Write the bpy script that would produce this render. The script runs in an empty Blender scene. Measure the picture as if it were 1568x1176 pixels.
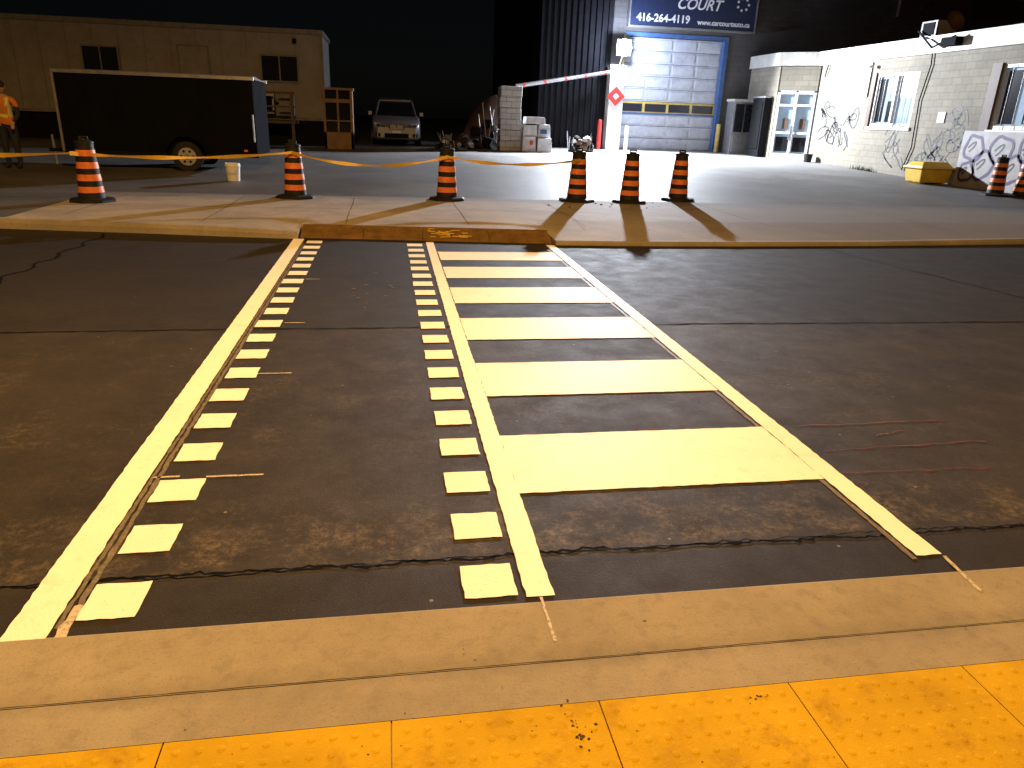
import bpy, bmesh, math, random
from mathutils import Vector, Matrix
random.seed(7)
R=math.radians
sc=bpy.context.scene
col=sc.collection
# ---------------------------------------------------------------- materials
def newmat(name):
    m=bpy.data.materials.new(name);m.use_nodes=True
    nt=m.node_tree;b=nt.nodes['Principled BSDF'];return m,nt,b
def N(nt,t,**k):
    n=nt.nodes.new(t)
    for a,v in k.items(): setattr(n,a,v)
    return n
def pos(nt): return N(nt,'ShaderNodeNewGeometry').outputs['Position']
def noise(nt,vec,scale,detail=6,rough=.6,dist=0):
    n=N(nt,'ShaderNodeTexNoise');n.inputs['Scale'].default_value=scale;n.inputs['Detail'].default_value=detail
    n.inputs['Roughness'].default_value=rough;n.inputs['Distortion'].default_value=dist
    nt.links.new(vec,n.inputs['Vector']);return n.outputs['Fac']
def mr(nt,v,a,b,c=0,d=1):
    n=N(nt,'ShaderNodeMapRange');nt.links.new(v,n.inputs['Value'])
    for i,x in zip(('From Min','From Max','To Min','To Max'),(a,b,c,d)): n.inputs[i].default_value=x
    return n.outputs['Result']
def mixc(nt,f,a,b,bt='MIX'):
    n=N(nt,'ShaderNodeMix',data_type='RGBA',blend_type=bt)
    for s,v in ((0,f),(6,a),(7,b)):
        if isinstance(v,(int,float)): n.inputs[s].default_value=v
        elif isinstance(v,tuple): n.inputs[s].default_value=v if len(v)==4 else (*v,1)
        else: nt.links.new(v,n.inputs[s])
    return n.outputs[2]
def math_(nt,op,a,b=0):
    n=N(nt,'ShaderNodeMath',operation=op)
    for i,v in ((0,a),(1,b)):
        if isinstance(v,(int,float)): n.inputs[i].default_value=v
        else: nt.links.new(v,n.inputs[i])
    return n.outputs[0]
def bump(nt,b,h,strength,dist):
    n=N(nt,'ShaderNodeBump');n.inputs['Strength'].default_value=strength;n.inputs['Distance'].default_value=dist
    nt.links.new(h,n.inputs['Height']);nt.links.new(n.outputs[0],b.inputs['Normal'])
def simple(name,c,rough=.6,metal=0,var=.25,scale=6,bmp=.1,bscale=60,emis=None,es=0,dirt=None,spec=.5):
    m,nt,b=newmat(name);p=pos(nt)
    f=noise(nt,p,scale)
    c2=tuple(x*(1-var) for x in c);c3=tuple(min(1,x*(1+var)) for x in c)
    o=mixc(nt,mr(nt,f,.3,.7),c2,c3)
    if dirt:
        o=mixc(nt,mr(nt,noise(nt,p,scale*3,8,.7),.52,.7,0,.8),o,dirt)
    nt.links.new(o,b.inputs['Base Color'])
    b.inputs['Roughness'].default_value=rough;b.inputs['Metallic'].default_value=metal;b.inputs['Specular IOR Level'].default_value=spec
    if bmp: bump(nt,b,noise(nt,p,bscale,4),bmp,.01)
    if emis: b.inputs['Emission Color'].default_value=(*emis,1);b.inputs['Emission Strength'].default_value=es
    return m
def asphalt_road():
    m,nt,b=newmat('asphalt_road');p=pos(nt)
    sx=N(nt,'ShaderNodeSeparateXYZ');nt.links.new(p,sx.inputs[0]);Y=sx.outputs['Y'];X=sx.outputs['X']
    big=noise(nt,p,.55,5,.6,.1);mid=noise(nt,p,3.2,8,.72);fine=noise(nt,p,110,4,.7);grit=noise(nt,p,260,2,.6);med=noise(nt,p,28,6,.75)
    c=mixc(nt,mr(nt,big,.35,.65),(.015,.0125,.0105),(.031,.026,.021))
    c=mixc(nt,mr(nt,mid,.42,.75,0,.6),c,(.046,.038,.030))
    c=mixc(nt,mr(nt,med,.50,.75,0,.5),c,(.058,.048,.037))
    band=math_(nt,'MULTIPLY',mr(nt,Y,2.45,2.54),mr(nt,Y,3.1,2.65))
    wn=math_(nt,'MULTIPLY',mr(nt,noise(nt,p,5,10,.8),.46,.64),mr(nt,med,.38,.62))
    c=mixc(nt,math_(nt,'MULTIPLY',band,wn),c,(.15,.12,.085))
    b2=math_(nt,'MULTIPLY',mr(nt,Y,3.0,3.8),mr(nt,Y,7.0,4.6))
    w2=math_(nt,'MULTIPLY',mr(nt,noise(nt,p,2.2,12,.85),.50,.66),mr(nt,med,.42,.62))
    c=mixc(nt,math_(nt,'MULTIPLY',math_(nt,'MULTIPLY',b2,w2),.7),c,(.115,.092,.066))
    c=mixc(nt,math_(nt,'MULTIPLY',mr(nt,Y,2.46,2.40),.55),c,(.012,.010,.009))
    c=mixc(nt,mr(nt,Y,5.76,5.9,0,.42),c,(.012,.0105,.010))
    c=mixc(nt,mr(nt,fine,.60,.74,0,.5),c,(.14,.115,.09))
    c=mixc(nt,mr(nt,fine,.45,.30,0,.65),c,(.007,.0065,.006))
    v=N(nt,'ShaderNodeTexVoronoi');v.inputs['Scale'].default_value=7;nt.links.new(p,v.inputs['Vector'])
    sp=mr(nt,v.outputs['Distance'],.06,.04)
    sepc=N(nt,'ShaderNodeSeparateColor');nt.links.new(v.outputs['Color'],sepc.inputs[0])
    sel=math_(nt,'GREATER_THAN',sepc.outputs[0],.72)
    c=mixc(nt,math_(nt,'MULTIPLY',math_(nt,'MULTIPLY',sp,sel),.6),c,(.28,.25,.20))
    nt.links.new(c,b.inputs['Base Color'])
    nt.links.new(mr(nt,mid,.3,.7,.80,.62),b.inputs['Roughness'])
    b.inputs['Specular IOR Level'].default_value=.22
    h=math_(nt,'ADD',fine,math_(nt,'MULTIPLY',grit,.6));h=math_(nt,'ADD',h,math_(nt,'MULTIPLY',med,.3))
    bump(nt,b,h,.40,.010);return m
def asphalt_lot():
    m,nt,b=newmat('asphalt_lot');p=pos(nt)
    sx=N(nt,'ShaderNodeSeparateXYZ');nt.links.new(p,sx.inputs[0]);Y=sx.outputs['Y'];X=sx.outputs['X']
    n1=noise(nt,p,.5,6,.65,.3)
    c=mixc(nt,mr(nt,n1,.35,.65),(.058,.054,.051),(.115,.108,.102))
    c=mixc(nt,mr(nt,noise(nt,p,1.6,8,.7),.52,.7,0,.6),c,(.045,.043,.041))
    # floodlight pool in front of the garage, painted into the lot colour
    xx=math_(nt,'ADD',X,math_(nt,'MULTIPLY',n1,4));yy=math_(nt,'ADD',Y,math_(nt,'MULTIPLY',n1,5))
    flood_pool=math_(nt,'MULTIPLY',mr(nt,xx,4,9),mr(nt,yy,22,29))
    c=mixc(nt,math_(nt,'MULTIPLY',flood_pool,.85),c,(.27,.265,.26))
    c=mixc(nt,mr(nt,noise(nt,p,40,4,.7),.58,.72,0,.5),c,(.2,.19,.18))
    nt.links.new(c,b.inputs['Base Color']);b.inputs['Roughness'].default_value=.6
    bump(nt,b,noise(nt,p,25,6,.7),.5,.03);return m
def concrete(name,base,spots=True,xgrad=False):
    m,nt,b=newmat(name);p=pos(nt)
    sx=N(nt,'ShaderNodeSeparateXYZ');nt.links.new(p,sx.inputs[0]);Y=sx.outputs['Y'];X=sx.outputs['X']
    lo=tuple(x*.74 for x in base);hi=tuple(min(1,x*1.15) for x in base)
    c=mixc(nt,mr(nt,noise(nt,p,1.3,8,.65,.1),.32,.68),lo,hi)
    c=mixc(nt,mr(nt,noise(nt,p,14,8,.7),.5,.72,0,.5),c,tuple(x*.5 for x in base))
    c=mixc(nt,mr(nt,noise(nt,p,130,3,.6),.55,.75,0,.45),c,tuple(x*.4 for x in base))
    if spots:
        v=N(nt,'ShaderNodeTexVoronoi');v.inputs['Scale'].default_value=3.1;nt.links.new(p,v.inputs['Vector'])
        sepc=N(nt,'ShaderNodeSeparateColor');nt.links.new(v.outputs['Color'],sepc.inputs[0])
        d=math_(nt,'ADD',v.outputs['Distance'],math_(nt,'MULTIPLY',noise(nt,p,60,2),.03))
        f=math_(nt,'MULTIPLY',mr(nt,d,.042,.028),math_(nt,'GREATER_THAN',sepc.outputs[0],.6))
        c=mixc(nt,math_(nt,'MULTIPLY',f,.8),c,(.05,.04,.03))
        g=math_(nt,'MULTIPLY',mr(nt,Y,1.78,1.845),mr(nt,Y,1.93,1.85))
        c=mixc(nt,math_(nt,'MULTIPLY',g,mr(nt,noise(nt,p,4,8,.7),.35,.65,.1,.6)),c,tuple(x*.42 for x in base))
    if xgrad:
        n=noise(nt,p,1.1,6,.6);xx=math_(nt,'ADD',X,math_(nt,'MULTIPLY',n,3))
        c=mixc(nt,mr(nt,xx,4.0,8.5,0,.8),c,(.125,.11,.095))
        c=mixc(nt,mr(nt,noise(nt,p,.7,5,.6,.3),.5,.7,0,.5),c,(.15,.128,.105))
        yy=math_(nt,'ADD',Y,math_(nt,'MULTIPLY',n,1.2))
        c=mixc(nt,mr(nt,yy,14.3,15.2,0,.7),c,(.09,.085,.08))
    nt.links.new(c,b.inputs['Base Color']);b.inputs['Roughness'].default_value=.85;b.inputs['Specular IOR Level'].default_value=.3
    bump(nt,b,noise(nt,p,90,5,.7),.3,.008);return m
def paint(name,c,wear=.62):
    m,nt,b=newmat(name);p=pos(nt)
    o=mixc(nt,mr(nt,noise(nt,p,2,6,.6),.35,.7),tuple(x*.92 for x in c),c)
    o=mixc(nt,mr(nt,noise(nt,p,55,6,.75),wear,wear+.1,0,.8),o,(.10,.09,.07))
    o=mixc(nt,mr(nt,noise(nt,p,7,8,.7),.56,.75,0,.28),o,(.30,.26,.2))
    nt.links.new(o,b.inputs['Base Color']);b.inputs['Roughness'].default_value=.6;b.inputs['Specular IOR Level'].default_value=.3
    bump(nt,b,noise(nt,p,110,4,.7),.35,.006);return m
def brick(name,c,mortar,axis='YZ',bw=.4,rh=.2,ms=.008):
    m,nt,b=newmat(name);p=pos(nt)
    sx=N(nt,'ShaderNodeSeparateXYZ');nt.links.new(p,sx.inputs[0]);cb=N(nt,'ShaderNodeCombineXYZ')
    nt.links.new(sx.outputs[axis[0]],cb.inputs[0]);nt.links.new(sx.outputs[axis[1]],cb.inputs[1])
    br=N(nt,'ShaderNodeTexBrick');nt.links.new(cb.outputs[0],br.inputs['Vector'])
    br.inputs['Scale'].default_value=1;br.inputs['Brick Width'].default_value=bw;br.inputs['Row Height'].default_value=rh
    br.inputs['Mortar Size'].default_value=ms;br.inputs['Mortar Smooth'].default_value=.4
    br.inputs['Color1'].default_value=(*c,1);br.inputs['Color2'].default_value=(*[x*.82 for x in c],1);br.inputs['Mortar'].default_value=(*mortar,1)
    o=mixc(nt,mr(nt,noise(nt,p,.8,7,.7,.2),.40,.72,0,.6),br.outputs['Color'],tuple(x*.42 for x in c))
    o=mixc(nt,mr(nt,noise(nt,p,9,7,.7),.58,.72,0,.45),o,tuple(x*.35 for x in c))
    nt.links.new(o,b.inputs['Base Color']);b.inputs['Roughness'].default_value=.8
    bump(nt,b,math_(nt,'SUBTRACT',1,br.outputs['Fac']),.5,.01);return m

M={}
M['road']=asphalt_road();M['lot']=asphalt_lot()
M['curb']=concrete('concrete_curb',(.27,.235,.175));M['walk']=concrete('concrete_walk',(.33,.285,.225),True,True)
M['kerbfar']=concrete('concrete_kerb',(.27,.23,.17),False)
M['paint']=paint('white_road_paint',(.88,.86,.80));M['ghost']=paint('worn_primer_paint',(.20,.17,.13),.42)
M['thin']=paint('chalk_line_paint',(.50,.45,.38),.5);M['red']=paint('red_survey_paint',(.13,.014,.01),.45)
M['crack']=simple('crack_tar',(.006,.0055,.005),.9,spec=.05)
M['joint']=simple('joint_dirt',(.06,.045,.03),.9,spec=.05)
M['yel']=simple('yellow_tactile',(.47,.30,.012),.9,0,.16,3,.25,150,dirt=(.33,.195,.015),spec=.1)
M['dirt']=simple('black_grime',(.06,.038,.010),.9,spec=.1)
M['plate']=simple('rusty_ramp_plate',(.14,.080,.028),.8,0,.35,5,.4,60,dirt=(.075,.042,.016),spec=.15)
M['orange']=simple('orange_reflective',(.72,.19,.04),.45,0,.2,8,.05,dirt=(.42,.11,.03))
M['blk']=simple('black_rubber',(.012,.012,.012),.6,spec=.3)
M['tape']=simple('yellow_tape',(.60,.38,.02),.45,0,.2,4,.3,20)
M['ypaint']=simple('yellow_stencil',(.45,.29,.03),.7,0,.2,4,.3,20)
M['white']=simple('white_plastic',(.7,.7,.67),.5,0,.12)
M['trail']=simple('black_trailer_skin',(.006,.0065,.008),.9,0,.2,2,.05,8,spec=.02)
M['chrome']=simple('aluminium_trim',(.6,.6,.6),.35,1,.2)
M['rim']=simple('steel_rim',(.5,.5,.5),.4,.6,.1)
M['office']=simple('office_siding',(.24,.22,.195),.7,0,.15,1.5,.1,4,dirt=(.17,.155,.135))
M['officetrim']=simple('office_trim',(.16,.15,.135),.6)
M['dark']=simple('dark_void',(.008,.008,.009),.9,spec=.1)
M['glass']=simple('dark_glass',(.012,.013,.016),.12,0,.1,3,0)
M['wood']=simple('brown_wood',(.20,.11,.045),.6,0,.3,5,.2,30)
M['carp']=simple('silver_car_paint',(.30,.31,.34),.3,.55,.05,2,0)
M['head']=simple('headlight_lens',(.6,.6,.62),.15,0,.1)
M['block']=brick('white_blocks',(.5,.5,.5),(.15,.15,.15),'XZ',.4,.2,.01)
M['bag']=simple('white_bag',(.52,.54,.58),.7,0,.25,5,.8,6)
M['cor']=simple('dark_corrugated',(.010,.010,.012),.8,spec=.08)
M['garwall']=brick('grey_block_wall',(.085,.08,.075),(.05,.05,.05),'XZ')
M['gdoor']=simple('garage_panel',(.36,.38,.42),.6,0,.15,2,.05,10,dirt=(.25,.26,.28),spec=.3)
M['gwin']=simple('garage_glass',(.02,.02,.028),.15,0,.1,3,0)
M['yband']=simple('yellow_frame',(.40,.30,.08),.5)
M['blue']=simple('blue_trim',(.04,.09,.22),.5)
M['sign']=simple('sign_navy',(.012,.02,.055),.5,0,.1)
M['signw']=simple('sign_letters',(.6,.6,.63),.5,0,.05)
M['signr']=simple('sign_red',(.50,.03,.025),.5)
M['wallY']=brick('painted_block_wall',(.245,.22,.165),(.15,.135,.105),'YZ')
M['wallX']=brick('painted_block_wall_front',(.245,.22,.165),(.15,.135,.105),'XZ')
M['fascia']=simple('white_fascia',(.44,.43,.39),.55,0,.15,1.5,.05,dirt=(.29,.27,.24))
M['frame']=simple('white_frame',(.58,.58,.56),.4,0,.1)
M['litglass']=simple('lit_glass',(.20,.25,.30),.15,0,.35,2,0,emis=(.45,.65,.9),es=.25)
M['brown']=simple('brown_trim',(.08,.04,.02),.6)
M['mural']=simple('mural_white',(.30,.29,.28),.6,0,.2,4)
M['graf']=simple('graffiti_black',(.018,.018,.022),.6);M['grafp']=simple('graffiti_purple',(.055,.03,.10),.6)
M['lamp']=simple('flood_lens',(1,1,1),.3,emis=(.80,.88,1),es=80,bmp=0)
M['sod']=simple('sodium_lens',(1,.8,.5),.3,emis=(1,.6,.2),es=20,bmp=0)
M['metal']=simple('galvanised_steel',(.30,.30,.31),.45,.7,.2)
M['skin']=simple('skin',(.40,.24,.17),.6,0,.05);M['vest']=simple('hi_vis_vest',(.55,.17,.02),.6,0,.1)
M['vesty']=simple('vest_stripe',(.6,.62,.15),.4,0,.1);M['cloth']=simple('navy_cloth',(.015,.017,.028),.85)
M['hair']=simple('dark_cap',(.015,.013,.012),.8);M['weed']=simple('weed_green',(.05,.09,.03),.7)

# ---------------------------------------------------------------- mesh builder
class MB:
    def __init__(s): s.v=[];s.f=[];s.m=[];s.mats=[];s.sm=[]
    def mi(s,k):
        if k not in s.mats: s.mats.append(k)
        return s.mats.index(k)
    def add(s,vs,fs,mat,smooth=False,T=None):
        o=len(s.v);i=s.mi(mat)
        for v in vs:
            v=Vector(v)
            if T is not None: v=T@v
            s.v.append(v)
        for f in fs: s.f.append([o+a for a in f]);s.m.append(i);s.sm.append(smooth)
    def box(s,x0,x1,y0,y1,z0,z1,mat,T=None,tx=0,ty=0):
        vs=[(x0,y0,z0),(x1,y0,z0),(x1,y1,z0),(x0,y1,z0),(x0+tx,y0+ty,z1),(x1-tx,y0+ty,z1),(x1-tx,y1-ty,z1),(x0+tx,y1-ty,z1)]
        s.add(vs,[(0,3,2,1),(4,5,6,7),(0,1,5,4),(1,2,6,5),(2,3,7,6),(3,0,4,7)],mat,False,T)
    def cyl(s,p0,p1,r0,mat,r1=None,n=20,caps=True,smooth=True,T=None):
        if r1 is None: r1=r0
        p0=Vector(p0);p1=Vector(p1);d=(p1-p0).normalized()
        u=d.orthogonal().normalized();w=d.cross(u)
        vs=[];
        for p,r in((p0,r0),(p1,r1)):
            for i in range(n):
                a=2*math.pi*i/n;vs.append(p+(u*math.cos(a)+w*math.sin(a))*r)
        s.add(vs,[(i,(i+1)%n,n+(i+1)%n,n+i) for i in range(n)],mat,smooth,T)
        if caps: s.add(vs,[tuple(range(n))[::-1],tuple(range(n,2*n))],mat,False,T)
    def lathe(s,c,prof,n=24,matf=None,mat=None):
        c=Vector(c)
        for j in range(len(prof)-1):
            (r0,z0),(r1,z1)=prof[j],prof[j+1];vs=[]
            for r,z in((r0,z0),(r1,z1)):
                for i in range(n):
                    a=2*math.pi*i/n;vs.append(c+Vector((r*math.cos(a),r*math.sin(a),z)))
            s.add(vs,[(i,(i+1)%n,n+(i+1)%n,n+i) for i in range(n)],matf(j) if matf else mat,True)
    def quad(s,pts,mat,T=None): s.add(pts,[tuple(range(len(pts)))],mat,False,T)
    def loft(s,rings,mat,smooth=True,caps=True,T=None):
        n=len(rings[0]);vs=[p for r in rings for p in r];fs=[]
        for j in range(len(rings)-1):
            for i in range(n): fs.append((j*n+i,j*n+(i+1)%n,(j+1)*n+(i+1)%n,(j+1)*n+i))
        s.add(vs,fs,mat,smooth,T)
        if caps: s.add(rings[0],[tuple(range(n))[::-1]],mat,False,T);s.add(rings[-1],[tuple(range(n))],mat,False,T)
    def ribbon(s,pts,w,mat,up=None,jit=0):
        up=Vector(up or (0,0,1));L=[];Rr=[]
        for i,p in enumerate(pts):
            p=Vector(p);a=Vector(pts[max(0,i-1)]);b=Vector(pts[min(len(pts)-1,i+1)])
            d=(b-a).normalized();sd=d.cross(up).normalized()
            wl=w/2*(1+random.uniform(-jit,jit));wr=w/2*(1+random.uniform(-jit,jit))
            L.append(p-sd*wl);Rr.append(p+sd*wr)
        n=len(pts);s.add(L+Rr,[(i,n+i,n+i+1,i+1) for i in range(n-1)],mat)
    def make(s,name,parent=None,bevel=0,loc=None):
        me=bpy.data.meshes.new(name)
        o=Vector(loc) if loc else Vector((0,0,0))
        me.from_pydata([tuple(v-o) for v in s.v],[],s.f)
        for k in s.mats: me.materials.append(M[k])
        for p,i,sm in zip(me.polygons,s.m,s.sm): p.material_index=i;p.use_smooth=sm
        bm=bmesh.new();bm.from_mesh(me);bmesh.ops.recalc_face_normals(bm,faces=bm.faces);bm.to_mesh(me);bm.free()
        me.update()
        ob=bpy.data.objects.new(name,me);ob.location=o;col.objects.link(ob)
        if bevel:
            b=ob.modifiers.new('bevel','BEVEL');b.width=bevel;b.segments=2;b.limit_method='ANGLE';b.angle_limit=R(40)
        if parent:
            ob.parent=parent;ob.matrix_parent_inverse=Matrix.Translation(-parent.location)
        return ob
def root(name,loc):
    e=bpy.data.objects.new(name,None);e.location=loc;e.empty_display_size=.3;col.objects.link(e);return e
def lotz(y): return .12+max(0,(y-15)*.025)

# ---------------------------------------------------------------- ground, road
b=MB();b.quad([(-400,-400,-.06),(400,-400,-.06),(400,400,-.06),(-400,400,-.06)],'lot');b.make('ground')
b=MB();b.quad([(-90,-9,0),(90,-9,0),(90,13,0),(-90,13,0)],'road');b.make('road')
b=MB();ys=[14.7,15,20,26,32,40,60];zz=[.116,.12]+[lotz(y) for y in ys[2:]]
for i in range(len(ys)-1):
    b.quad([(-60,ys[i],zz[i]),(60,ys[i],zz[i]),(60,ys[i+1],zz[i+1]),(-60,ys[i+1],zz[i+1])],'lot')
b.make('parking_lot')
C=[(-90,11.6),(-14,11.5),(-9,11.3),(-5.19,10.95),(-3.29,10.66),(-2.2,10.46),(-1.22,10.30),(.5,10.12),(2.3,9.97),(3.6,9.95),(5.11,10.0),(7.44,10.15),(10.23,10.45),(16,10.9),(90,11.4)]
KH=[.13,.13,.13,.13,.13,.12,.09,.10,.06,.06,.06,.06,.08,.13,.13]
kb=MB();sw=MB();vg=MB()
for i in range(len(C)-1):
    (x0,y0),(x1,y1)=C[i],C[i+1];h0,h1=KH[i],KH[i+1]
    if -1.3<x0<2.2:
        y0+=.5;y1+=.5;h0=h1=.12
    pr=[(0,-.01),(.015,.6),(.04,1),(.16,1.0)]
    for j in range(len(pr)-1):
        (a,za),(c,zc)=pr[j],pr[j+1]
        kb.quad([(x0,y0+a,h0*za),(x1,y1+a,h1*za),(x1,y1+c,h1*zc),(x0,y0+c,h0*zc)],'kerbfar')
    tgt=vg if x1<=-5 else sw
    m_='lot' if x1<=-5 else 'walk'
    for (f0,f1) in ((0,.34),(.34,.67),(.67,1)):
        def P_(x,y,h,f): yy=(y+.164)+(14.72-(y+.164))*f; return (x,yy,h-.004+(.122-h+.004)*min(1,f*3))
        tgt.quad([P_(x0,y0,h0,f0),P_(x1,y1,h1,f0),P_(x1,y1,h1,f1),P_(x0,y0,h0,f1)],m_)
kb.box(-1.25,-1.22,10.32,10.95,.0,.09,'kerbfar');kb.box(2.3,2.33,10.0,10.64,.0,.055,'kerbfar')
kb.make('far_kerb');sw.make('far_sidewalk');vg.make('roadside_verge')
b=MB()
for x in (-4.6,-2.6,-.62,1.2,3.0,6.2,9.4):
    b.ribbon([(x+random.uniform(-.01,.01),11.0+i*.34,.1245) for i in range(11)],.010,'joint',jit=.4)
b.ribbon([(-5+i*.4,12.75+.01*math.sin(i*.7),.1245) for i in range(22)],.010,'joint',jit=.4)
b.make('sidewalk_joint')
b=MB()
def rampy(x): return 10.40-(x+1.2)*.095
xs=[-1.2,-.35,.47,1.4,2.27]
for i in range(4):
    x0=xs[i]+.003;x1=xs[i+1]-.003;y0=rampy(x0);y1=rampy(x1)
    b.add([(x0,y0,.006),(x1,y1,.006),(x1,y1+.02,.018),(x0,y0+.02,.018),(x1,y1+.44,.130),(x0,y0+.44,.130),(x0,y0+.44,0),(x1,y1+.44,0),(x0,y0,0),(x1,y1,0)],
      [(0,1,2,3),(3,2,4,5),(5,4,7,6),(8,9,1,0),(0,3,5,6,8),(1,9,7,4,2)],'plate')
for k in range(34):
    x=.52+random.random()*.55;y=rampy(x)+.08+random.random()*.28;z=.018+(y-rampy(x)-.02)*.112/.42+.004
    l=.03+random.random()*.08
    b.quad([(x,y,z),(x+l,y-.005,z),(x+l,y+.025,z+.007),(x,y+.03,z+.008)],'ypaint')
b.make('kerb_ramp_plate')

# near platform
b=MB()
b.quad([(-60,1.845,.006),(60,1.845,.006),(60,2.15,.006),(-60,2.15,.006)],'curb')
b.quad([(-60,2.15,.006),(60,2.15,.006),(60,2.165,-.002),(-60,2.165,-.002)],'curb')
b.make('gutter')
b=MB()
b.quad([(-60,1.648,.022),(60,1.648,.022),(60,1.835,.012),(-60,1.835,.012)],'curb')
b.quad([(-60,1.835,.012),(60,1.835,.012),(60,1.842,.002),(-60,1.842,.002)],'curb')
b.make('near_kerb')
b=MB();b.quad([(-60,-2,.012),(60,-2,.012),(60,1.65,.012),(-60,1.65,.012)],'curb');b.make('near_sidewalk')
b=MB()
for x in (-1.30,4.2,-6.8): b.ribbon([(x+random.uniform(-.004,.004)+i*.002,2.14-i*.04,.0078) for i in range(8)],.006,'joint',jit=.6)
b.ribbon([(-4+i*.05,1.8425+random.uniform(-.001,.001),.0125) for i in range(200)],.004,'joint',jit=.5)
b.make('gutter_joint')
b=MB()
tx=[-.024-.61*3+.61*i for i in range(12)]
for i in range(len(tx)-1):
    for (y0,y1) in ((1.035,1.642),(.42,1.03)):
        x0=tx[i]+.002;x1=tx[i+1]-.002
        b.box(x0,x1,y0+.002,y1,.01,.026,'yel')
        n=10
        for a in range(n):
            for c in range(n):
                cx=x0+.04+(x1-x0-.08)*a/(n-1);cy=y0+.04+(y1-y0-.08)*c/(n-1)
                vs=[];k=8
                for r,z in((.0125,.026),(.0095,.0276),(.006,.0283)):
                    for t in range(k): vs.append((cx+r*math.cos(t*math.pi/4),cy+r*math.sin(t*math.pi/4),z))
                fs=[(q*k+t,q*k+(t+1)%k,(q+1)*k+(t+1)%k,(q+1)*k+t) for q in range(2) for t in range(k)]+[tuple(range(2*k,3*k))]
                b.add(vs,fs,'yel',True)
b.make('tactile_paving')
def splat(b,x,y,z,r,mat,n=12):
    b.quad([(x+r*random.uniform(.45,1.1)*math.cos(i*2*math.pi/n),y+r*random.uniform(.45,1.1)*.8*math.sin(i*2*math.pi/n),z) for i in range(n)],mat)
b=MB()
for k in range(26): splat(b,.50+random.gauss(0,.022),1.55+random.gauss(0,.035),.0275+k*.00005,random.uniform(.001,.009),'dirt')
for k in range(12): splat(b,1.07+random.gauss(0,.02),1.60+random.gauss(0,.006),.0275+k*.00005,random.uniform(.001,.006),'dirt')
for k in range(60): splat(b,random.uniform(-1.2,2.4),random.uniform(1.2,1.63),.0275,random.uniform(.001,.004),'dirt')
for k in range(18): splat(b,random.uniform(-1.8,2.6),random.uniform(1.66,2.1),.0235,random.uniform(.002,.005),'dirt')
b.make('grime_spots')
b=MB()
for k in range(24):
    x=random.gauss(4.7,.9);y=random.gauss(13.9,.5);s=random.uniform(.008,.025)
    T=Matrix.Translation((x,y,.125))@Matrix.Rotation(random.random()*6,4,'Z');b.box(-s,s,-s*.7,s*.7,0,s*.8,'brown',T,tx=s*.4,ty=s*.3)
b.make('rubble_crumbs')

# ---------------------------------------------------------------- cracks
b=MB()
def wig(x0,x1,y,amp,n,drift=.002,z=.003):
    o=[];yy=0
    for i in range(n+1):
        yy=yy*.97+random.gauss(0,drift);o.append((x0+(x1-x0)*i/n,y+yy+random.uniform(-amp,amp),z))
    return o
b.ribbon(wig(-8,12,2.455,.005,900,.0035),.013,'crack',jit=.95)
b.ribbon(wig(-8,12,2.462,.008,600,.003),.005,'crack',jit=.95)
b.ribbon(wig(-30,30,5.82,.006,800,.003),.020,'crack',jit=.8)
b.ribbon([(-3.72+.05*math.sin(i*.9)+random.uniform(-.02,.02),7.3+i*.1,.003) for i in range(34)],.035,'crack',jit=.5)
b.ribbon([(-3.72-i*.2,7.3-.03*i+random.uniform(-.03,.03),.003) for i in range(30)],.025,'crack',jit=.5)
b.ribbon([(6.3+.016*i+random.uniform(-.02,.02),9.9-i*.1,.003) for i in range(42)],.016,'crack',jit=.5)
b.make('pavement_crack')

# ---------------------------------------------------------------- crosswalk paint
def pquad(b,x0,x1,y0,y1,mat,z=.004,j=.003,x0b=None,x1b=None):
    st=.035
    x0b=x0 if x0b is None else x0b;x1b=x1 if x1b is None else x1b
    nx=max(2,int(abs(x1-x0)/st));ny=max(2,int(abs(y1-y0)/st))
    J=lambda: random.uniform(-j,j)
    pts=[]
    for i in range(nx): pts.append((x0+(x1-x0)*i/nx,y0+J(),z))
    for i in range(ny): t=i/ny;pts.append((x1+(x1b-x1)*t+J(),y0+(y1-y0)*t,z))
    for i in range(nx): pts.append((x1b+(x0b-x1b)*i/nx,y1+J(),z))
    for i in range(ny): t=1-i/ny;pts.append((x0+(x0b-x0)*t+J(),y0+(y1-y0)*t,z))
    b.quad(pts,mat)
b=MB()
def strip(x0,x1,y0,y1,mat='paint',z=.004,xa=0,j=.003):
    n=max(1,int((y1-y0)/1.0))
    for i in range(n):
        a=y0+(y1-y0)*i/n;c=y0+(y1-y0)*(i+1)/n
        pquad(b,x0+xa*i/n,x1+xa*i/n,a,c+.002,mat,z+(i%2)*.0002,j,x0+xa*(i+1)/n,x1+xa*(i+1)/n)
strip(-1.275,-1.135,2.13,10.3)
strip(.468,.572,2.19,10.12,xa=.03)
strip(2.13,2.245,2.28,9.95,xa=.02)
for i in range(20):
    y=2.235+i*.4055
    if y+.2<10.2: pquad(b,-1.075+random.uniform(-.006,.006),-.88+random.uniform(-.006,.006),y,y+.205,'paint',.0045)
    y=2.205+i*.398
    if y+.2<10: pquad(b,.24+random.uniform(-.005,.005),.44+random.uniform(-.005,.005),y,y+.205,'paint',.0045)
for i,(y0,y1) in enumerate([(2.965,3.62),(4.225,4.875),(5.454,6.10),(6.64,7.30),(7.76,8.38),(8.80,9.37)]):
    pquad(b,.574+i*.008,2.128,y0,y1,'paint',.0046)
strip(-1.128,-1.113,2.2,10.1,'ghost',.0034,j=.004);strip(-1.102,-1.082,2.15,9.9,'ghost',.0034,j=.005)
strip(2.095,2.118,2.26,9.6,'ghost',.0034,j=.004)
pquad(b,-1.11,-1.075,2.13,2.32,'thin',.0036,.008)
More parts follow.
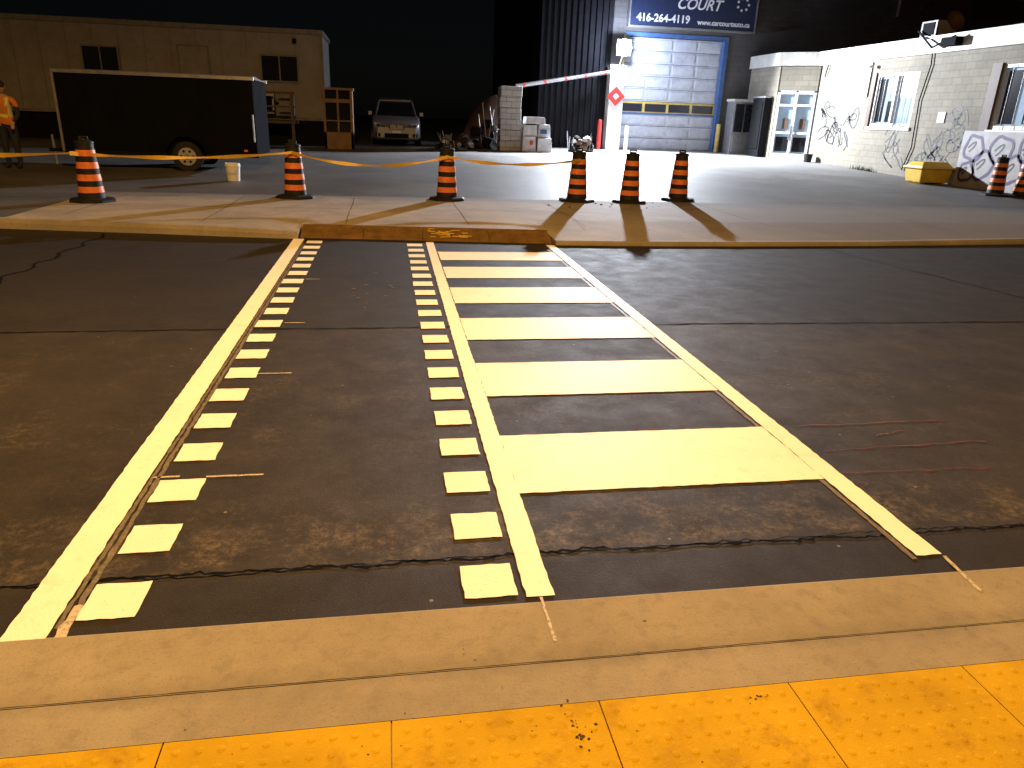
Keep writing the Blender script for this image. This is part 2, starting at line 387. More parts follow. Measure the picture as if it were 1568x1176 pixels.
for (x0,x1,y) in ((-.88,-.62,3.265),(-.88,-.66,4.74),(-.86,-.7,6.0),(-1.12,-1.0,3.28),(-.86,-.72,7.7)):
    pquad(b,x0,x1,y,y+.016,'thin',.0036,.002)
b.make('crosswalk_marking')
b=MB()
b.ribbon([(2.24-.004*i,2.26-i*.03,.0078) for i in range(9)],.016,'thin',jit=.3)
b.ribbon([(.52+.0*i,2.18-i*.03,.0078) for i in range(9)],.011,'thin',jit=.4)
for k in range(14):
    x=-.25+random.gauss(0,.12);y=7.0+random.gauss(0,.35);splat(b,x,y,.0034+k*.00002,random.uniform(.01,.03),'ghost')
b.make('chalk_layout_line')
b=MB()
for (x0,y0,x1,y1) in ((2.35,3.62,3.35,3.62),(2.32,3.28,3.35,3.32),(2.25,3.02,3.1,3.0),(2.75,3.45,2.95,3.5)):
    b.ribbon([(x0+(x1-x0)*i/12,y0+(y1-y0)*i/12+random.uniform(-.01,.01),.0035) for i in range(13)],.009,'red',jit=.9)
b.make('utility_survey_marking')

# ---------------------------------------------------------------- barrels
def barrel(x,y,rot):
    z=lotz(y);b=MB();rt=Vector((x,y,z))
    T=Matrix.Translation((x,y,z))@Matrix.Rotation(rot,4,'Z')
    def oc(r,zz): return [T@Vector((r*math.cos(R(22.5+45*i)),r*math.sin(R(22.5+45*i)),zz)) for i in range(8)]
    b.loft([oc(.36,.0),oc(.36,.035),oc(.32,.055),oc(.22,.065)],'blk',False)
    prof=[(.20,.06)];mats=[]
    segs=[(.09,'blk'),(.10,'orange'),(.085,'blk'),(.105,'orange'),(.085,'blk'),(.105,'orange'),(.085,'blk'),(.10,'orange'),(.09,'blk')]
    zc=.06
    for h,m_ in segs:
        zc+=h;r=.20-(zc-.06)*.078
        prof.append((r,zc-.004));mats.append(m_);prof.append((r+(.004 if m_=='blk' else -.004),zc));mats.append('blk')
    rt_=prof[-1][0];prof+= [(rt_+.006,zc+.005),(rt_+.004,zc+.03),(rt_-.02,zc+.045),(.05,zc+.055),(.045,zc+.075),(.0,zc+.08)]
    mats+=['blk']*6
    b.lathe((x,y,z),prof,24,matf=lambda j:mats[j])
    b.cyl((x-.06,y,z+zc+.05),(x-.06,y,z+zc+.10),.014,'blk',n=8);b.cyl((x+.06,y,z+zc+.05),(x+.06,y,z+zc+.10),.014,'blk',n=8)
    b.cyl((x-.065,y,z+zc+.10),(x+.065,y,z+zc+.10),.014,'blk',n=8)
    b.make('traffic_barrel',loc=rt)
BL=[(-4.78,13.2),(-1.68,14.27),(1.12,14.4),(3.74,14.6),(4.81,14.52),(6.07,15.1),(15.65,17.3),(16.15,17.0)]
for i,(x,y) in enumerate(BL): barrel(x,y,random.random())
def sag(p,q,s,n=30):
    o=[]
    for i in range(n+1):
        t=i/n;v=Vector(p).lerp(Vector(q),t);v.z-=4*s*t*(1-t);o.append(v)
    return o
b=MB()
TP=[(-9.5,12.4,.80),(-4.95,13.03,.88),(-1.68,14.08,.93),(1.12,14.22,.92),(3.72,14.42,.92)]
for i,s_ in enumerate((.05,.08,.19,.11)):
    pts=sag(TP[i],TP[i+1],s_);top=[];bot=[]
    for k,v in enumerate(pts):
        a=.5*math.sin(k*.4+i*2)+.15*random.uniform(-1,1);w=.068*(.7+.3*math.sin(k*.6+i))
        d=Vector((0,math.sin(a),math.cos(a)))*w/2
        top.append(v+d);bot.append(v-d)
    n=len(pts);b.add(top+bot,[(k,k+1,n+k+1,n+k) for k in range(n-1)],'tape',True)
b.make('caution_tape')
b=MB();x,y=-3.25,16.9;z=lotz(y)
b.lathe((x,y,z),[(0,0),(.125,.0),(.13,.01),(.15,.30),(.16,.30),(.16,.33),(.152,.345),(.152,.37),(.14,.37),(.12,.02),(0,.02)],28,mat='white')
b.ribbon([(x+.16*math.cos(t),y-.165-.01,z+.30-.13*math.sin(t)) for t in [i*math.pi/12 for i in range(13)]],.008,'metal',up=(0,1,0))
b.make('plastic_bucket',loc=(x,y,z))

# ---------------------------------------------------------------- cargo trailer
rt=root('cargo_trailer',(-5.1,19.7,.22))
b=MB();b.box(-7.2,-3.0,18.72,20.7,.58,2.26,'trail');b.make('body',rt,.05)
b=MB()
b.box(-7.23,-2.97,18.69,18.77,2.24,2.31,'chrome');b.box(-7.23,-2.97,20.65,20.73,2.24,2.31,'chrome')
b.box(-7.23,-7.18,18.69,18.74,.58,2.25,'metal')
b.box(-7.22,-2.98,18.695,18.715,.54,.62,'dark')
for i in range(1,7): b.box(-7.2+i*.6-.012,-7.2+i*.6+.012,18.708,18.722,.62,2.24,'trail')
b.box(-3.06,-3.03,18.66,18.71,.9,1.5,'chrome');b.box(-6.9,-6.86,18.66,18.71,.75,.82,'signr');b.box(-3.3,-3.22,18.70,18.712,.68,.72,'orange')
b.make('trim',rt)
b=MB();b.add([(-7.2,18.72,2.262),(-3.0,18.72,2.262),(-3.0,20.7,2.262),(-7.2,20.7,2.262),(-7.1,19.7,2.36),(-3.1,19.7,2.36)],[(0,1,5,4),(2,3,4,5),(1,2,5),(3,0,4)],'metal');b.make('roof',rt)
b=MB()
for yy in (18.66,20.55):
    b.cyl((-4.57,yy,.21+.33),(-4.57,yy+.2,.21+.33),.33,'blk',n=32);b.cyl((-4.57,yy-.012,.54),(-4.57,yy+.05,.54),.2,'rim',n=24)
    b.cyl((-4.57,yy-.03,.54),(-4.57,yy,.54),.06,'metal',n=12)
    for k in range(6):
        a=k*math.pi/3;b.cyl((-4.57+.13*math.cos(a),yy-.016,.54+.13*math.sin(a)),(-4.57+.13*math.cos(a),yy-.013,.54+.13*math.sin(a)),.03,'dark',n=10)
b.make('wheels',rt)
b=MB()
pts=[(-4.57+.42*math.cos(t),18.55,.56+.42*math.sin(t)) for t in [i*math.pi/14 for i in range(15)]]
n=len(pts);p2=[(x,18.74,z) for x,_,z in pts];b.add(pts+p2,[(i,i+1,n+i+1,n+i) for i in range(n-1)],'trail',True)
b.box(-7.9,-7.2,19.66,19.74,.52,.6,'dark');b.cyl((-7.8,19.7,.2),(-7.8,19.7,.9),.03,'metal');b.make('fender_and_tongue',rt)

# ---------------------------------------------------------------- site office
rt=root('site_office_trailer',(-8,30,.5))
b=MB();b.box(-15,-2.1,28,31.2,1.36,4.05,'office')
b.make('walls',rt)
b=MB()
b.box(-15.05,-2.05,27.94,31.26,4.05,4.2,'officetrim');b.box(-15.03,-2.07,27.96,28.0,1.30,1.40,'officetrim');b.box(-2.16,-2.07,27.96,28.0,1.4,4.05,'officetrim')
for i in range(1,16): b.box(-15+i*.8-.008,-15+i*.8+.008,27.988,28.0,1.4,4.05,'officetrim')
b.make('trim_and_roof',rt)
b=MB();b.box(-15,-2.15,28.1,31.1,.25,1.36,'dark');b.make('skirting',rt)
b=MB()
for (x0,x1,z0,z1) in ((-9.73,-8.67,2.66,3.36),(-4.12,-2.96,2.56,3.33),(-13.5,-12.4,2.6,3.4)):
    b.box(x0,x1,27.95,27.985,z0,z1,'glass')
    for a in ((x0-.05,x0,z0-.05,z1+.05),(x1,x1+.05,z0-.05,z1+.05),(x0,x1,z1,z1+.05),(x0,x1,z0-.05,z0),((x0+x1)/2-.02,(x0+x1)/2+.02,z0,z1)):
        b.box(a[0],a[1],27.93,27.98,a[2],a[3],'officetrim')
b.make('windows',rt)
b=MB();b.box(-6.75,-5.85,27.95,27.98,1.42,3.5,'office');b.box(-6.8,-6.75,27.93,27.98,1.42,3.55,'officetrim');b.box(-5.85,-5.8,27.93,27.98,1.42,3.55,'officetrim');b.box(-6.75,-5.85,27.93,27.98,3.5,3.55,'officetrim');b.cyl((-5.95,27.9,2.4),(-5.95,27.96,2.4),.03,'metal');b.make('door',rt)
b=MB()
b.box(-4.35,-3.75,27.45,27.93,1.5,2.15,'metal');b.box(-3.6,-3.1,27.6,27.95,1.45,2.05,'office');b.box(-4.3,-3.8,27.43,27.45,1.6,2.05,'dark')
b.box(-3.55,-3.15,27.58,27.6,1.55,1.95,'officetrim');b.cyl((-3.0,27.9,3.75),(-3.0,27.9,3.9),.07,'dark')
b.make('air_conditioner_units',rt)
b=MB()
b.box(-7.4,-3.0,26.9,27.9,1.2,1.28,'brown')
for x in (-7.3,-5.2,-3.1): b.box(x-.05,x+.05,26.92,27.02,.35,2.2,'brown')
b.box(-7.4,-3.0,26.93,26.98,2.12,2.2,'brown');b.box(-7.4,-3.0,26.93,26.98,1.7,1.76,'brown')
b.make('wooden_landing',rt)

rt=root('wooden_display_cabinet',(-1.6,27.3,.42))
b=MB();z=.42
b.box(-2.1,-1.12,27.1,27.16,z,z+.55,'wood');b.box(-2.1,-2.02,27.1,27.8,z,z+1.9,'wood');b.box(-1.2,-1.12,27.1,27.8,z,z+1.9,'wood')
b.box(-2.14,-1.08,27.05,27.85,z+1.9,z+1.97,'wood');b.box(-2.02,-1.2,27.7,27.8,z,z+1.9,'wood')
b.box(-2.02,-1.2,27.12,27.16,z+1.5,z+1.62,'wood');b.box(-2.02,-1.2,27.12,27.7,z+.9,z+.94,'wood')
b.box(-1.64,-1.58,27.08,27.13,z+.55,z+1.9,'wood')
b.box(-2.0,-1.22,27.2,27.21,z+.56,z+1.88,'glass')
for k in range(4):
    x=-1.95+random.random()*.6;b.box(x,x+.1,27.3,27.45,z+.94,z+1.04+random.random()*.2,random.choice(('metal','yband')))
b.make('frame',rt)

# ---------------------------------------------------------------- car (faces camera)
def car(cx,y0,z0):
    rt=root('parked_car',(cx,y0+2.3,z0))
    def ring(y,hw,zb,zt,rr=.12,n=5):
        pts=[]
        for (sx,sz,a0) in ((1,-1,-90),(1,1,0),(-1,1,90),(-1,-1,180)):
            for i in range(n):
                a=R(a0+90*i/(n-1));r_=rr
                ccx=sx*(hw-r_);ccz=(zb+r_) if sz<0 else (zt-r_)
                pts.append((cx+ccx+r_*math.cos(a),y0+y,z0+ccz+r_*math.sin(a)))
        return pts
    b=MB()
    st=[(0,.70,.30,.66,.1),(.05,.80,.24,.76,.12),(.18,.87,.22,.88,.14),(.5,.90,.22,.98,.14),(1.0,.91,.22,1.05,.12),(1.5,.91,.22,1.08,.1),(2.6,.92,.22,1.10,.1),(3.7,.92,.22,1.12,.1),(4.3,.89,.25,1.10,.12),(4.55,.80,.3,1.0,.12)]
    b.loft([ring(*s) for s in st],'carp');b.make('body',rt)
    b=MB()
    g=[(1.15,.76,1.0,1.08,.02),(1.95,.66,1.04,1.60,.1),(2.4,.65,1.04,1.67,.12),(3.4,.65,1.04,1.67,.12),(4.3,.66,1.04,1.45,.12),(4.45,.68,1.04,1.15,.04)]
    b.loft([ring(*s) for s in g],'glass');b.make('greenhouse',rt)
    b=MB();g2=[(1.98,.6,1.62,1.64,.005),(2.4,.62,1.66,1.70,.015),(3.4,.62,1.66,1.70,.015),(4.25,.6,1.49,1.52,.01)]
    b.loft([ring(*s) for s in g2],'carp')
    for sx in (-1,1):
        for (ya,za,yb,zb,wa,wb) in ((1.15,1.05,1.98,1.62,.77,.64),(2.9,1.05,2.9,1.64,.78,.64)):
            b.cyl((cx+sx*wa,y0+ya,z0+za),(cx+sx*wb,y0+yb,z0+zb),.035,'carp',n=8)
        b.box(cx+.92 if sx>0 else cx-1.06,cx+1.06 if sx>0 else cx-.92,y0+1.35,y0+1.47,z0+1.08,z0+1.22,'carp')
    b.make('roof_pillars_mirrors',rt,.01)
    b=MB()
    for sx in (-1,1):
        b.loft([[(cx+sx*x,y0+y,z0+z) for x,y,z in r] for r in ([(.38,.0,.62),(.80,.07,.68),(.82,.09,.82),(.40,.05,.76)],[(.38,.12,.62),(.80,.2,.68),(.82,.22,.82),(.40,.17,.76)])],'head',False)
        for q in (.5,.68): b.cyl((cx+sx*q,y0-.015+ (q-.4)*.12,z0+.71),(cx+sx*q,y0+.1,z0+.72),.06,'glass',n=16)
        b.loft([[(cx+sx*x,y0+y,z0+z) for x,z in ((.03,.58),(.26,.58),(.29,.66),(.26,.76),(.03,.76))] for y in (-.03,.1)],'dark',False)
        for k in range(6): b.box(cx+sx*(.05+k*.036)-.006,cx+sx*(.05+k*.036)+.006,y0-.045,y0-.03,z0+.59,z0+.75,'chrome')
        b.cyl((cx+sx*.66,y0-.0,z0+.38),(cx+sx*.66,y0+.12,z0+.38),.07,'head',n=16)
        b.loft([[(cx+sx*x,y0+y,z0+z) for x,z in ((.52,.30),(.78,.32),(.78,.47),(.55,.45))] for y in (.015,.12)],'dark',False)
    b.box(cx-.45,cx+.45,y0-.02,y0+.05,z0+.30,z0+.45,'dark');b.box(cx-.16,cx+.16,y0-.035,y0-.02,z0+.47,z0+.55,'white')
    b.make('lights_grille_plate',rt)
    b=MB()
    for sx in (-1,1):
        for yy in (.85,3.65):
            xa=cx+sx*.70;xb=cx+sx*.925
            b.cyl((xa,y0+yy,z0+.33),(xb,y0+yy,z0+.33),.33,'blk',n=28);b.cyl((xb,y0+yy,z0+.33),(xb+sx*.01,y0+yy,z0+.33),.22,'rim',n=24)
    b.make('wheels',rt)
car(.38,29.3,lotz(29.7))

# ---------------------------------------------------------------- blocks, bags, scrap
b=MB();z=lotz(28.7)
for r_ in range(6):
    o=random.uniform(-.02,.02);b.box(4.18+o,4.98+o,28.5,29.3,z+r_*.38,z+r_*.38+.37,'block')
b.make('concrete_block_stack',bevel=.02)
b=MB()
for (x0,x1,z0,z1,yy) in ((4.98+.04,5.55,0,.55,28.3),(5.58,6.15,0,.5,28.25),(5.05,5.6,.56,.95,28.4),(5.62,6.1,.51,.98,28.4),(5.15,5.9,.99,1.24,28.45)):
    b.box(x0,x1,yy,yy+.7,z+z0,z+z1,'bag',tx=.03,ty=.03)
b.box(5.3,5.42,28.28,28.3,z+.25,z+.4,'signr');b.box(5.7,5.95,28.37,28.39,z+.65,z+.8,'blue')
b.make('bulk_bag_pile',bevel=.06)
def scrap(cx,cy,w,h,seed,name='scrap_engine_pile'):
    rs=random.Random(seed);z=lotz(cy);b=MB()
    for k in range(16):
        x=cx+rs.uniform(-w/2,w/2);y=cy+rs.uniform(-.3,.3);zz=z+rs.uniform(.05,h*.75)*(1-abs(x-cx)/w)
        T=Matrix.Translation((x,y,zz))@Matrix.Rotation(rs.uniform(0,3),4,'Z')@Matrix.Rotation(rs.uniform(-.5,.5),4,'X')
        s=rs.uniform(.1,.24)
        if rs.random()<.5: b.box(-s,s,-s*.7,s*.7,-s*.6,s*.6,rs.choice(['dark','metal','blk','cor','brown']),T,tx=.03,ty=.03)
        else: b.cyl((0,-s*.5,0),(0,s*.5,0),s*.8,rs.choice(['blk','metal','dark','brown']),n=18,T=T)
    for k in range(5):
        x=cx+rs.uniform(-w/2,w/2);b.cyl((x,cy-.2,z+.05),(x+rs.uniform(-.3,.3),cy,z+h*rs.uniform(.5,1)),.02,'metal',n=8)
    b.make(name,bevel=.01)
scrap(2.55,28.6,1.1,.75,1);scrap(7.4,29.2,1.1,.8,2)
scrap(3.8,29.6,.9,1.7,5,name='covered_scrap_heap')
b=MB();z=lotz(30)
rings=[]
for i,(x,h) in enumerate(((2.9,.3),(3.3,1.2),(3.8,1.8),(4.3,2.0),(4.7,1.5))):
    rings.append([(x,29.9,z),(x,30.1,z+h*.7+random.uniform(-.1,.1)),(x,30.5,z+h),(x,31,z+h*.6),(x,31.2,z)])
b.loft(rings,'brown',True);b.make('tarp_cover')
b=MB()
p=Vector((4.9,29.6,2.78));q=Vector((9.0,31.0,3.52));n=14
for i in range(n):
    b.cyl(p.lerp(q,i/n),p.lerp(q,(i+1)/n),.075,'metal',n=10)
    if i%3==1: b.cyl(p.lerp(q,i/n),p.lerp(q,(i+.3)/n),.08,'signr',n=10)
b.cyl((5.0,29.6,lotz(29.6)),(5.0,29.6,2.8),.05,'metal');b.make('barrier_gate')
b=MB();x,y=8.72,31.0;z=lotz(y);b.lathe((x,y,z),[(.09,0),(.09,1.1),(.07,1.17),(0,1.2)],16,mat='signr');b.make('red_bollard')

# ---------------------------------------------------------------- garage building
rt=root('garage_building',(12,35,.5));Yg=31.6
b=MB()
b.box(6.2,9.16,Yg,Yg+14,.3,9.5,'cor')
for i in range(12): b.box(6.2+i*.25,6.2+i*.25+.08,Yg-.05,Yg,.4,9.5,'cor')
b.box(14.15,34,Yg,Yg+14,.3,7.2,'garwall');b.box(9.16,9.72,Yg,Yg+14,.3,7.2,'garwall')
b.box(9.72,14.15,Yg,Yg+.4,4.95,7.2,'garwall')
b.box(9.72,14.15,Yg+.6,Yg+14,.3,7.2,'dark')
b.box(9.1,34.1,Yg-.06,Yg+14,7.2,7.45,'officetrim')
b.make('walls',rt)
b=MB()
z0=lotz(Yg)
rows=9;hh=(4.95-z0)/rows
for r_ in range(rows):
    za=z0+r_*hh;zb=za+hh-.015
    if r_==3:
        b.box(9.72,14.0,Yg+.2,Yg+.25,za,zb,'yband')
        for c in range(4): b.box(9.8+c*1.06,9.8+c*1.06+.94,Yg+.185,Yg+.2,za+.08,zb-.08,'gwin')
        b.box(9.72,14.0,Yg+.18,Yg+.2,za-.04,za+.04,'blue')
    else:
        b.box(9.72,14.0,Yg+.2,Yg+.25,za,zb,'gdoor')
        for c in range(4): b.box(9.8+c*1.06,9.8+c*1.06+.94,Yg+.17,Yg+.2,za+.07,zb-.07,'gdoor')
b.make('overhead_door',rt,.008)
b=MB();b.box(14.0,14.18,Yg-.05,Yg+.2,z0,4.95,'blue');b.box(9.72,14.18,Yg-.05,Yg+.1,4.95,5.1,'blue')
b.box(9.05,9.66,Yg-.5,Yg-.01,.4,3.7,'frame');b.box(9.02,9.69,Yg-.53,Yg-.01,3.7,3.8,'frame')
b.box(9.66,9.72,Yg-.03,Yg+.2,.4,5,'yband')
b.cyl((14.05,Yg-.35,lotz(Yg)),(14.05,Yg-.35,1.7),.09,'yband');b.cyl((9.85,Yg-.75,lotz(Yg)),(9.85,Yg-.75,1.5),.08,'white')
b.make('door_trim_and_pillar',rt)
b=MB();T=Matrix.Translation((9.33,Yg-.53,2.62))@Matrix.Rotation(R(45),4,'Y')
b.box(-.27,.27,-.03,0,-.27,.27,'signr',T);b.box(-.09,.09,-.036,-.031,-.09,.09,'white',T)
b.make('flammable_placard',rt)
b=MB();b.box(9.75,15.1,Yg-.28,Yg-.02,5.32,7.6,'sign')
for (x0,x1,z_0,z_1) in ((9.7,9.76,5.27,7.65),(15.1,15.16,5.27,7.65),(9.76,15.1,5.27,5.33)): b.box(x0,x1,Yg-.3,Yg-.02,z_0,z_1,'metal')
b.make('sign_panel',rt)
def text(s,x,z,size,mat,y=Yg-.285,shear=0,parent=rt,align='CENTER'):
    c=bpy.data.curves.new('t','FONT');c.body=s;c.size=size;c.extrude=.006;c.align_x=align;c.shear=shear;c.offset=.008
    o=bpy.data.objects.new('tmp',c);col.objects.link(o);dg=bpy.context.evaluated_depsgraph_get()
    me=bpy.data.meshes.new_from_object(o.evaluated_get(dg));bpy.data.objects.remove(o)
    ob=bpy.data.objects.new('lettering',me);me.materials.clear();me.materials.append(M[mat]);ob.rotation_euler=(math.pi/2,0,0);ob.location=(x,y,z)
    col.objects.link(ob);ob.parent=parent;ob.matrix_parent_inverse=Matrix.Translation(-parent.location);return ob
text('COURT',12.6,6.02,.55,'signw',shear=.3);text('CAR',11.3,6.62,.55,'signw',shear=.3);text('416-264-4119',11.15,5.5,.40,'signw');text('www.carcourtauto.ca',13.75,5.48,.26,'signw')
b=MB();b.box(10.2,12.9,Yg-.292,Yg-.28,6.52,6.56,'signr')
for k in range(7):
    a=k*2*math.pi/7;cx_=14.5+.24*math.cos(a);cz_=6.3+.22*math.sin(a);b.cyl((cx_,Yg-.29,cz_),(cx_,Yg-.281,cz_),.05,'signw',n=10)
b.make('sign_graphics',rt)
b=MB();b.box(21.6,25,Yg-.2,Yg-.01,6.25,7.1,'brown');b.make('upper_sign_panel',rt);text('Papas',23,6.5,.45,'garwall',y=Yg-.22,shear=.4)

# flood light fixture
fl=root('flood_light',(9.5,31.0,4.45))
b=MB();b.box(9.2,9.8,31.0,31.12,4.15,4.75,'metal');b.cyl((9.5,31.1,4.2),(9.5,31.55,3.75),.035,'metal');b.make('housing',fl,.01)
b=MB();b.lathe((0,0,0),[(0,.20),(.15,.17),(.27,.08),(.31,0)],28,mat='lamp');o=b.make('lens',fl)
o.data.transform(Matrix.Translation((9.5,30.995,4.45))@Matrix.Rotation(R(90),4,'X'))
L=bpy.data.lights.new('flood_light_beam','SPOT');L.energy=21000;L.color=(.84,.90,1);L.shadow_soft_size=.12;L.spot_size=R(160);L.spot_blend=.45
o=bpy.data.objects.new('beam_lamp',L);o.location=(9.5,30.6,4.45);o.rotation_euler=Vector((.02,-1,-.40)).to_track_quat('-Z','Y').to_euler();col.objects.link(o)
o.parent=fl;o.matrix_parent_inverse=Matrix.Translation(-fl.location)
L=bpy.data.lights.new('flood_light_spill','POINT');L.energy=1000;L.color=(.62,.72,1);L.shadow_soft_size=.12
o=bpy.data.objects.new('spill_lamp',L);o.location=(9.5,30.5,4.45);col.objects.link(o)
o.parent=fl;o.matrix_parent_inverse=Matrix.Translation(-fl.location)

rt=root('ice_storage_freezer',(14.9,30.7,.5));z=lotz(30.5)
b=MB();b.box(14.35,15.3,30.6,31.3,z,z+2.1,'metal');b.box(14.31,15.34,30.56,31.34,z+2.1,z+2.2,'fascia')
b.box(14.42,14.8,30.57,30.6,z+.9,z+2.0,'glass');b.box(14.85,15.23,30.57,30.6,z+.9,z+2.0,'glass');b.box(14.42,15.23,30.57,30.6,z+.12,z+.8,'metal')
b.make('body',rt,.01)
b=MB();b.box(15.0,15.28,29.3,30.3,lotz(29.5),2.75,'cor');b.box(14.98,15.3,29.28,30.32,2.75,2.82,'metal');b.box(14.97,15.0,29.4,30.2,.8,2.6,'dark');b.make('dark_vending_cabinet',bevel=.01)

# ---------------------------------------------------------------- right building
rt=root('block_building',(20,22,.3));Xw=16.45
b=MB()
def wallY(y0,y1,z0,z1): b.box(Xw,Xw+.3,y0,y1,z0,z1,'wallY')
wins=[(22.3,24.4),(15.9,18.95)]
wallY(6,15.9,-.1,3.95);wallY(18.95,22.3,-.1,3.95);wallY(24.4,27.9,-.1,3.95)
for a,c in wins: wallY(a,c,-.1,1.8);wallY(a,c,3.45,3.95)
b.box(Xw+.3,30,6,6.3,-.1,3.95,'wallX')
b.box(15.35,15.6,29.05,31.55,.2,3.95,'wallY')
b.make('walls',rt)
b=MB()
b.box(Xw-.10,Xw+.02,6,28.0,3.92,4.33,'fascia');b.box(Xw-.14,Xw+.1,6,28.05,4.33,4.40,'fascia')
b.add([(15.22,29.0,3.92),(Xw-.1,28.0,3.92),(Xw-.1,28.0,4.4),(15.22,29.0,4.4),(15.22,31.5,3.92),(15.22,31.5,4.4)],[(0,1,2,3),(4,0,3,5)],'fascia')
b.add([(15.22,29.0,4.39),(Xw-.1,28.0,4.39),(Xw-.1,6,4.3),(32,6,4.3),(32,31.5,4.3),(15.22,31.5,4.39)],[(0,1,2,3,4,5)],'officetrim')
b.make('roof_fascia',rt)
A=Vector((15.38,29.0,0));Bv=Vector((16.45,28.02,0));d=(Bv-A);Ln=d.length;d.normalize();nrm=Vector((-d.y,d.x,0))
if nrm.y>0: nrm=-nrm
T=Matrix.Translation(A)@Matrix(((d.x,-nrm.x,0,0),(d.y,-nrm.y,0,0),(0,0,1,0),(0,0,0,1)))
zg=.46
b=MB()
b.box(0,Ln,.02,.2,3.02,3.95,'wallX',T);b.box(0,Ln,.15,.2,.2,3.0,'litglass',T)
b.make('entrance_wall',rt)
b=MB()
for (x0,x1) in ((0,.10),(Ln/2-.05,Ln/2+.05),(Ln-.10,Ln)): b.box(x0,x1,-.04,.12,zg,2.96,'frame',T)
for (z0_,z1_) in ((zg,zg+.22),(2.45,2.53),(2.9,3.02),(1.42,1.50)): b.box(.1,Ln/2-.05,-.03,.1,z0_,z1_,'frame',T);b.box(Ln/2+.05,Ln-.1,-.03,.1,z0_,z1_,'frame',T)
for x in (.3,.95): b.box(x,x+.22,.10,.12,1.6,2.0,'brown',T)
for x in (.12,.80): b.box(x,x+.5,.11,.13,.75,1.3,'glass',T)
for x in (Ln/2-.09,Ln/2+.07): b.box(x,x+.02,-.09,-.05,1.2,1.75,'metal',T)
b.make('double_glass_door',rt)
b=MB()
for a,c in wins:
    b.box(Xw+.14,Xw+.17,a,c,1.8,3.45,'litglass' )
    for (y0,y1,z0_,z1_) in ((a,a+.07,1.8,3.45),(c-.07,c,1.8,3.45),(a+.07,c-.07,3.37,3.45),(a+.07,c-.07,1.8,1.9),((a+c)/2-.04,(a+c)/2+.04,1.9,3.37)): b.box(Xw+.02,Xw+.14,y0,y1,z0_,z1_,'frame')
    b.box(Xw-.06,Xw+.1,a-.08,c+.08,1.70,1.79,'frame')
    for k in range(1,8):
        y=a+(c-a)*k/8;b.cyl((Xw-.02,y,1.8),(Xw-.02,y,3.42),.009,'metal',n=6)
    b.box(Xw+.12,Xw+.135,a+.1,a+(c-a)*.45,2.7,3.36,'fascia');b.box(Xw+.12,Xw+.135,c-(c-a)*.2,c-.1,1.95,3.3,'glass');b.box(Xw+.12,Xw+.135,a+(c-a)*.55,a+(c-a)*.7,1.95,2.6,'glass')
b.box(Xw-.05,Xw,18.97,19.3,1.65,3.5,'brown');b.box(Xw-.04,Xw+.01,24.42,24.6,1.7,3.5,'brown')
b.make('windows',rt)
b=MB();b.box(Xw-.05,Xw-.003,24.75,26.95,2.75,3.85,'fascia');b.box(Xw-.03,Xw-.003,20.75,21.05,1.95,2.25,'white')
b.make('wall_signs',rt)
rs=random.Random(3);b=MB()
def scrib(y0,y1,z0,z1,n,w,mat='graf'):
    for k in range(n):
        cy=rs.uniform(y0,y1);cz=rs.uniform(z0,z1);pts=[];ph=rs.uniform(0,6);a1=rs.uniform(.12,.32);a2=rs.uniform(.12,.35)
        f1=rs.uniform(.8,1.9);f2=rs.uniform(.8,1.9)
        for i in range(16):
            t=i/15*4;pts.append((Xw-.006,min(y1+.2,cy+a1*math.sin(f1*t+ph)+t*.03),cz+a2*math.cos(f2*t+ph*2)))
        b.ribbon(pts,w,mat,up=(1,0,0),jit=.4)
scrib(25.2,27.4,1.2,2.4,16,.05);scrib(19.9,23.2,.7,1.7,24,.034);scrib(19.6,20.5,1.5,2.2,6,.03)
b.make('graffiti',rt)
b=MB()
def tube(pts,r,mat):
    for i in range(len(pts)-1): b.cyl(pts[i],pts[i+1],r,mat,n=8,caps=False)
tube([(Xw-.05,21.9,4.3),(Xw-.05,21.8,3.6),(Xw-.05,22.0,2.6),(Xw-.05,21.9,1.2),(Xw-.05,22.15,.5)],.018,'dark')
tube([(Xw-.12,22.6,4.6),(Xw-.3,21.6,4.05),(Xw-.3,20.7,4.3)],.03,'dark');tube([(Xw-.12,24.6,3.7),(Xw-.25,24.6,3.7)],.05,'white')
tube([(Xw-.05,27.5,4.2),(Xw-.08,27.4,3.9),(Xw-.06,27.55,3.5)],.02,'dark')
b.box(Xw-.35,Xw-.05,20.6,21.2,4.05,4.28,'dark');b.box(Xw-.05,Xw+.6,21.9,22.6,4.4,4.85,'officetrim');b.box(Xw-.07,Xw-.05,22.0,22.5,4.45,4.8,'dark')
b.make('wall_cables_and_fixtures',rt)
b=MB();b.lathe((0,0,0),[(0,0),(.12,.02),(.22,.07),(.28,.13)],20,mat='brown');o=b.make('satellite_dish',rt)
o.data.transform(Matrix.Translation((Xw-.1,21.2,4.7))@Matrix.Rotation(R(70),4,'X'))
mb=root('graffiti_mural_board',(16.3,18.2,.2))
b=MB();b.box(Xw-.12,Xw-.07,16.8,19.7,.22,1.75,'mural');b.make('board',mb)
b=MB()
for (cy,cz,r_) in ((19.2,1.3,.34),(18.75,.85,.36),(18.2,1.25,.38),(17.7,.8,.34),(17.3,1.3,.33),(19.3,.65,.26)):
    pts=[(Xw-.126,cy+r_*(1+.12*math.sin(i*.8+cy*9))*math.cos(i*math.pi/12),cz+r_*(1+.12*math.cos(i*1.0+cz*7))*math.sin(i*math.pi/12)) for i in range(24)]
    pts.append(pts[0])
    b.ribbon(pts,.085,'grafp',up=(1,0,0));b.ribbon([(Xw-.1235,cy+.12+r_*.5*math.cos(i*math.pi/12+1),cz+r_*.45*math.sin(i*math.pi/12)) for i in range(16)],.05,'graf',up=(1,0,0))
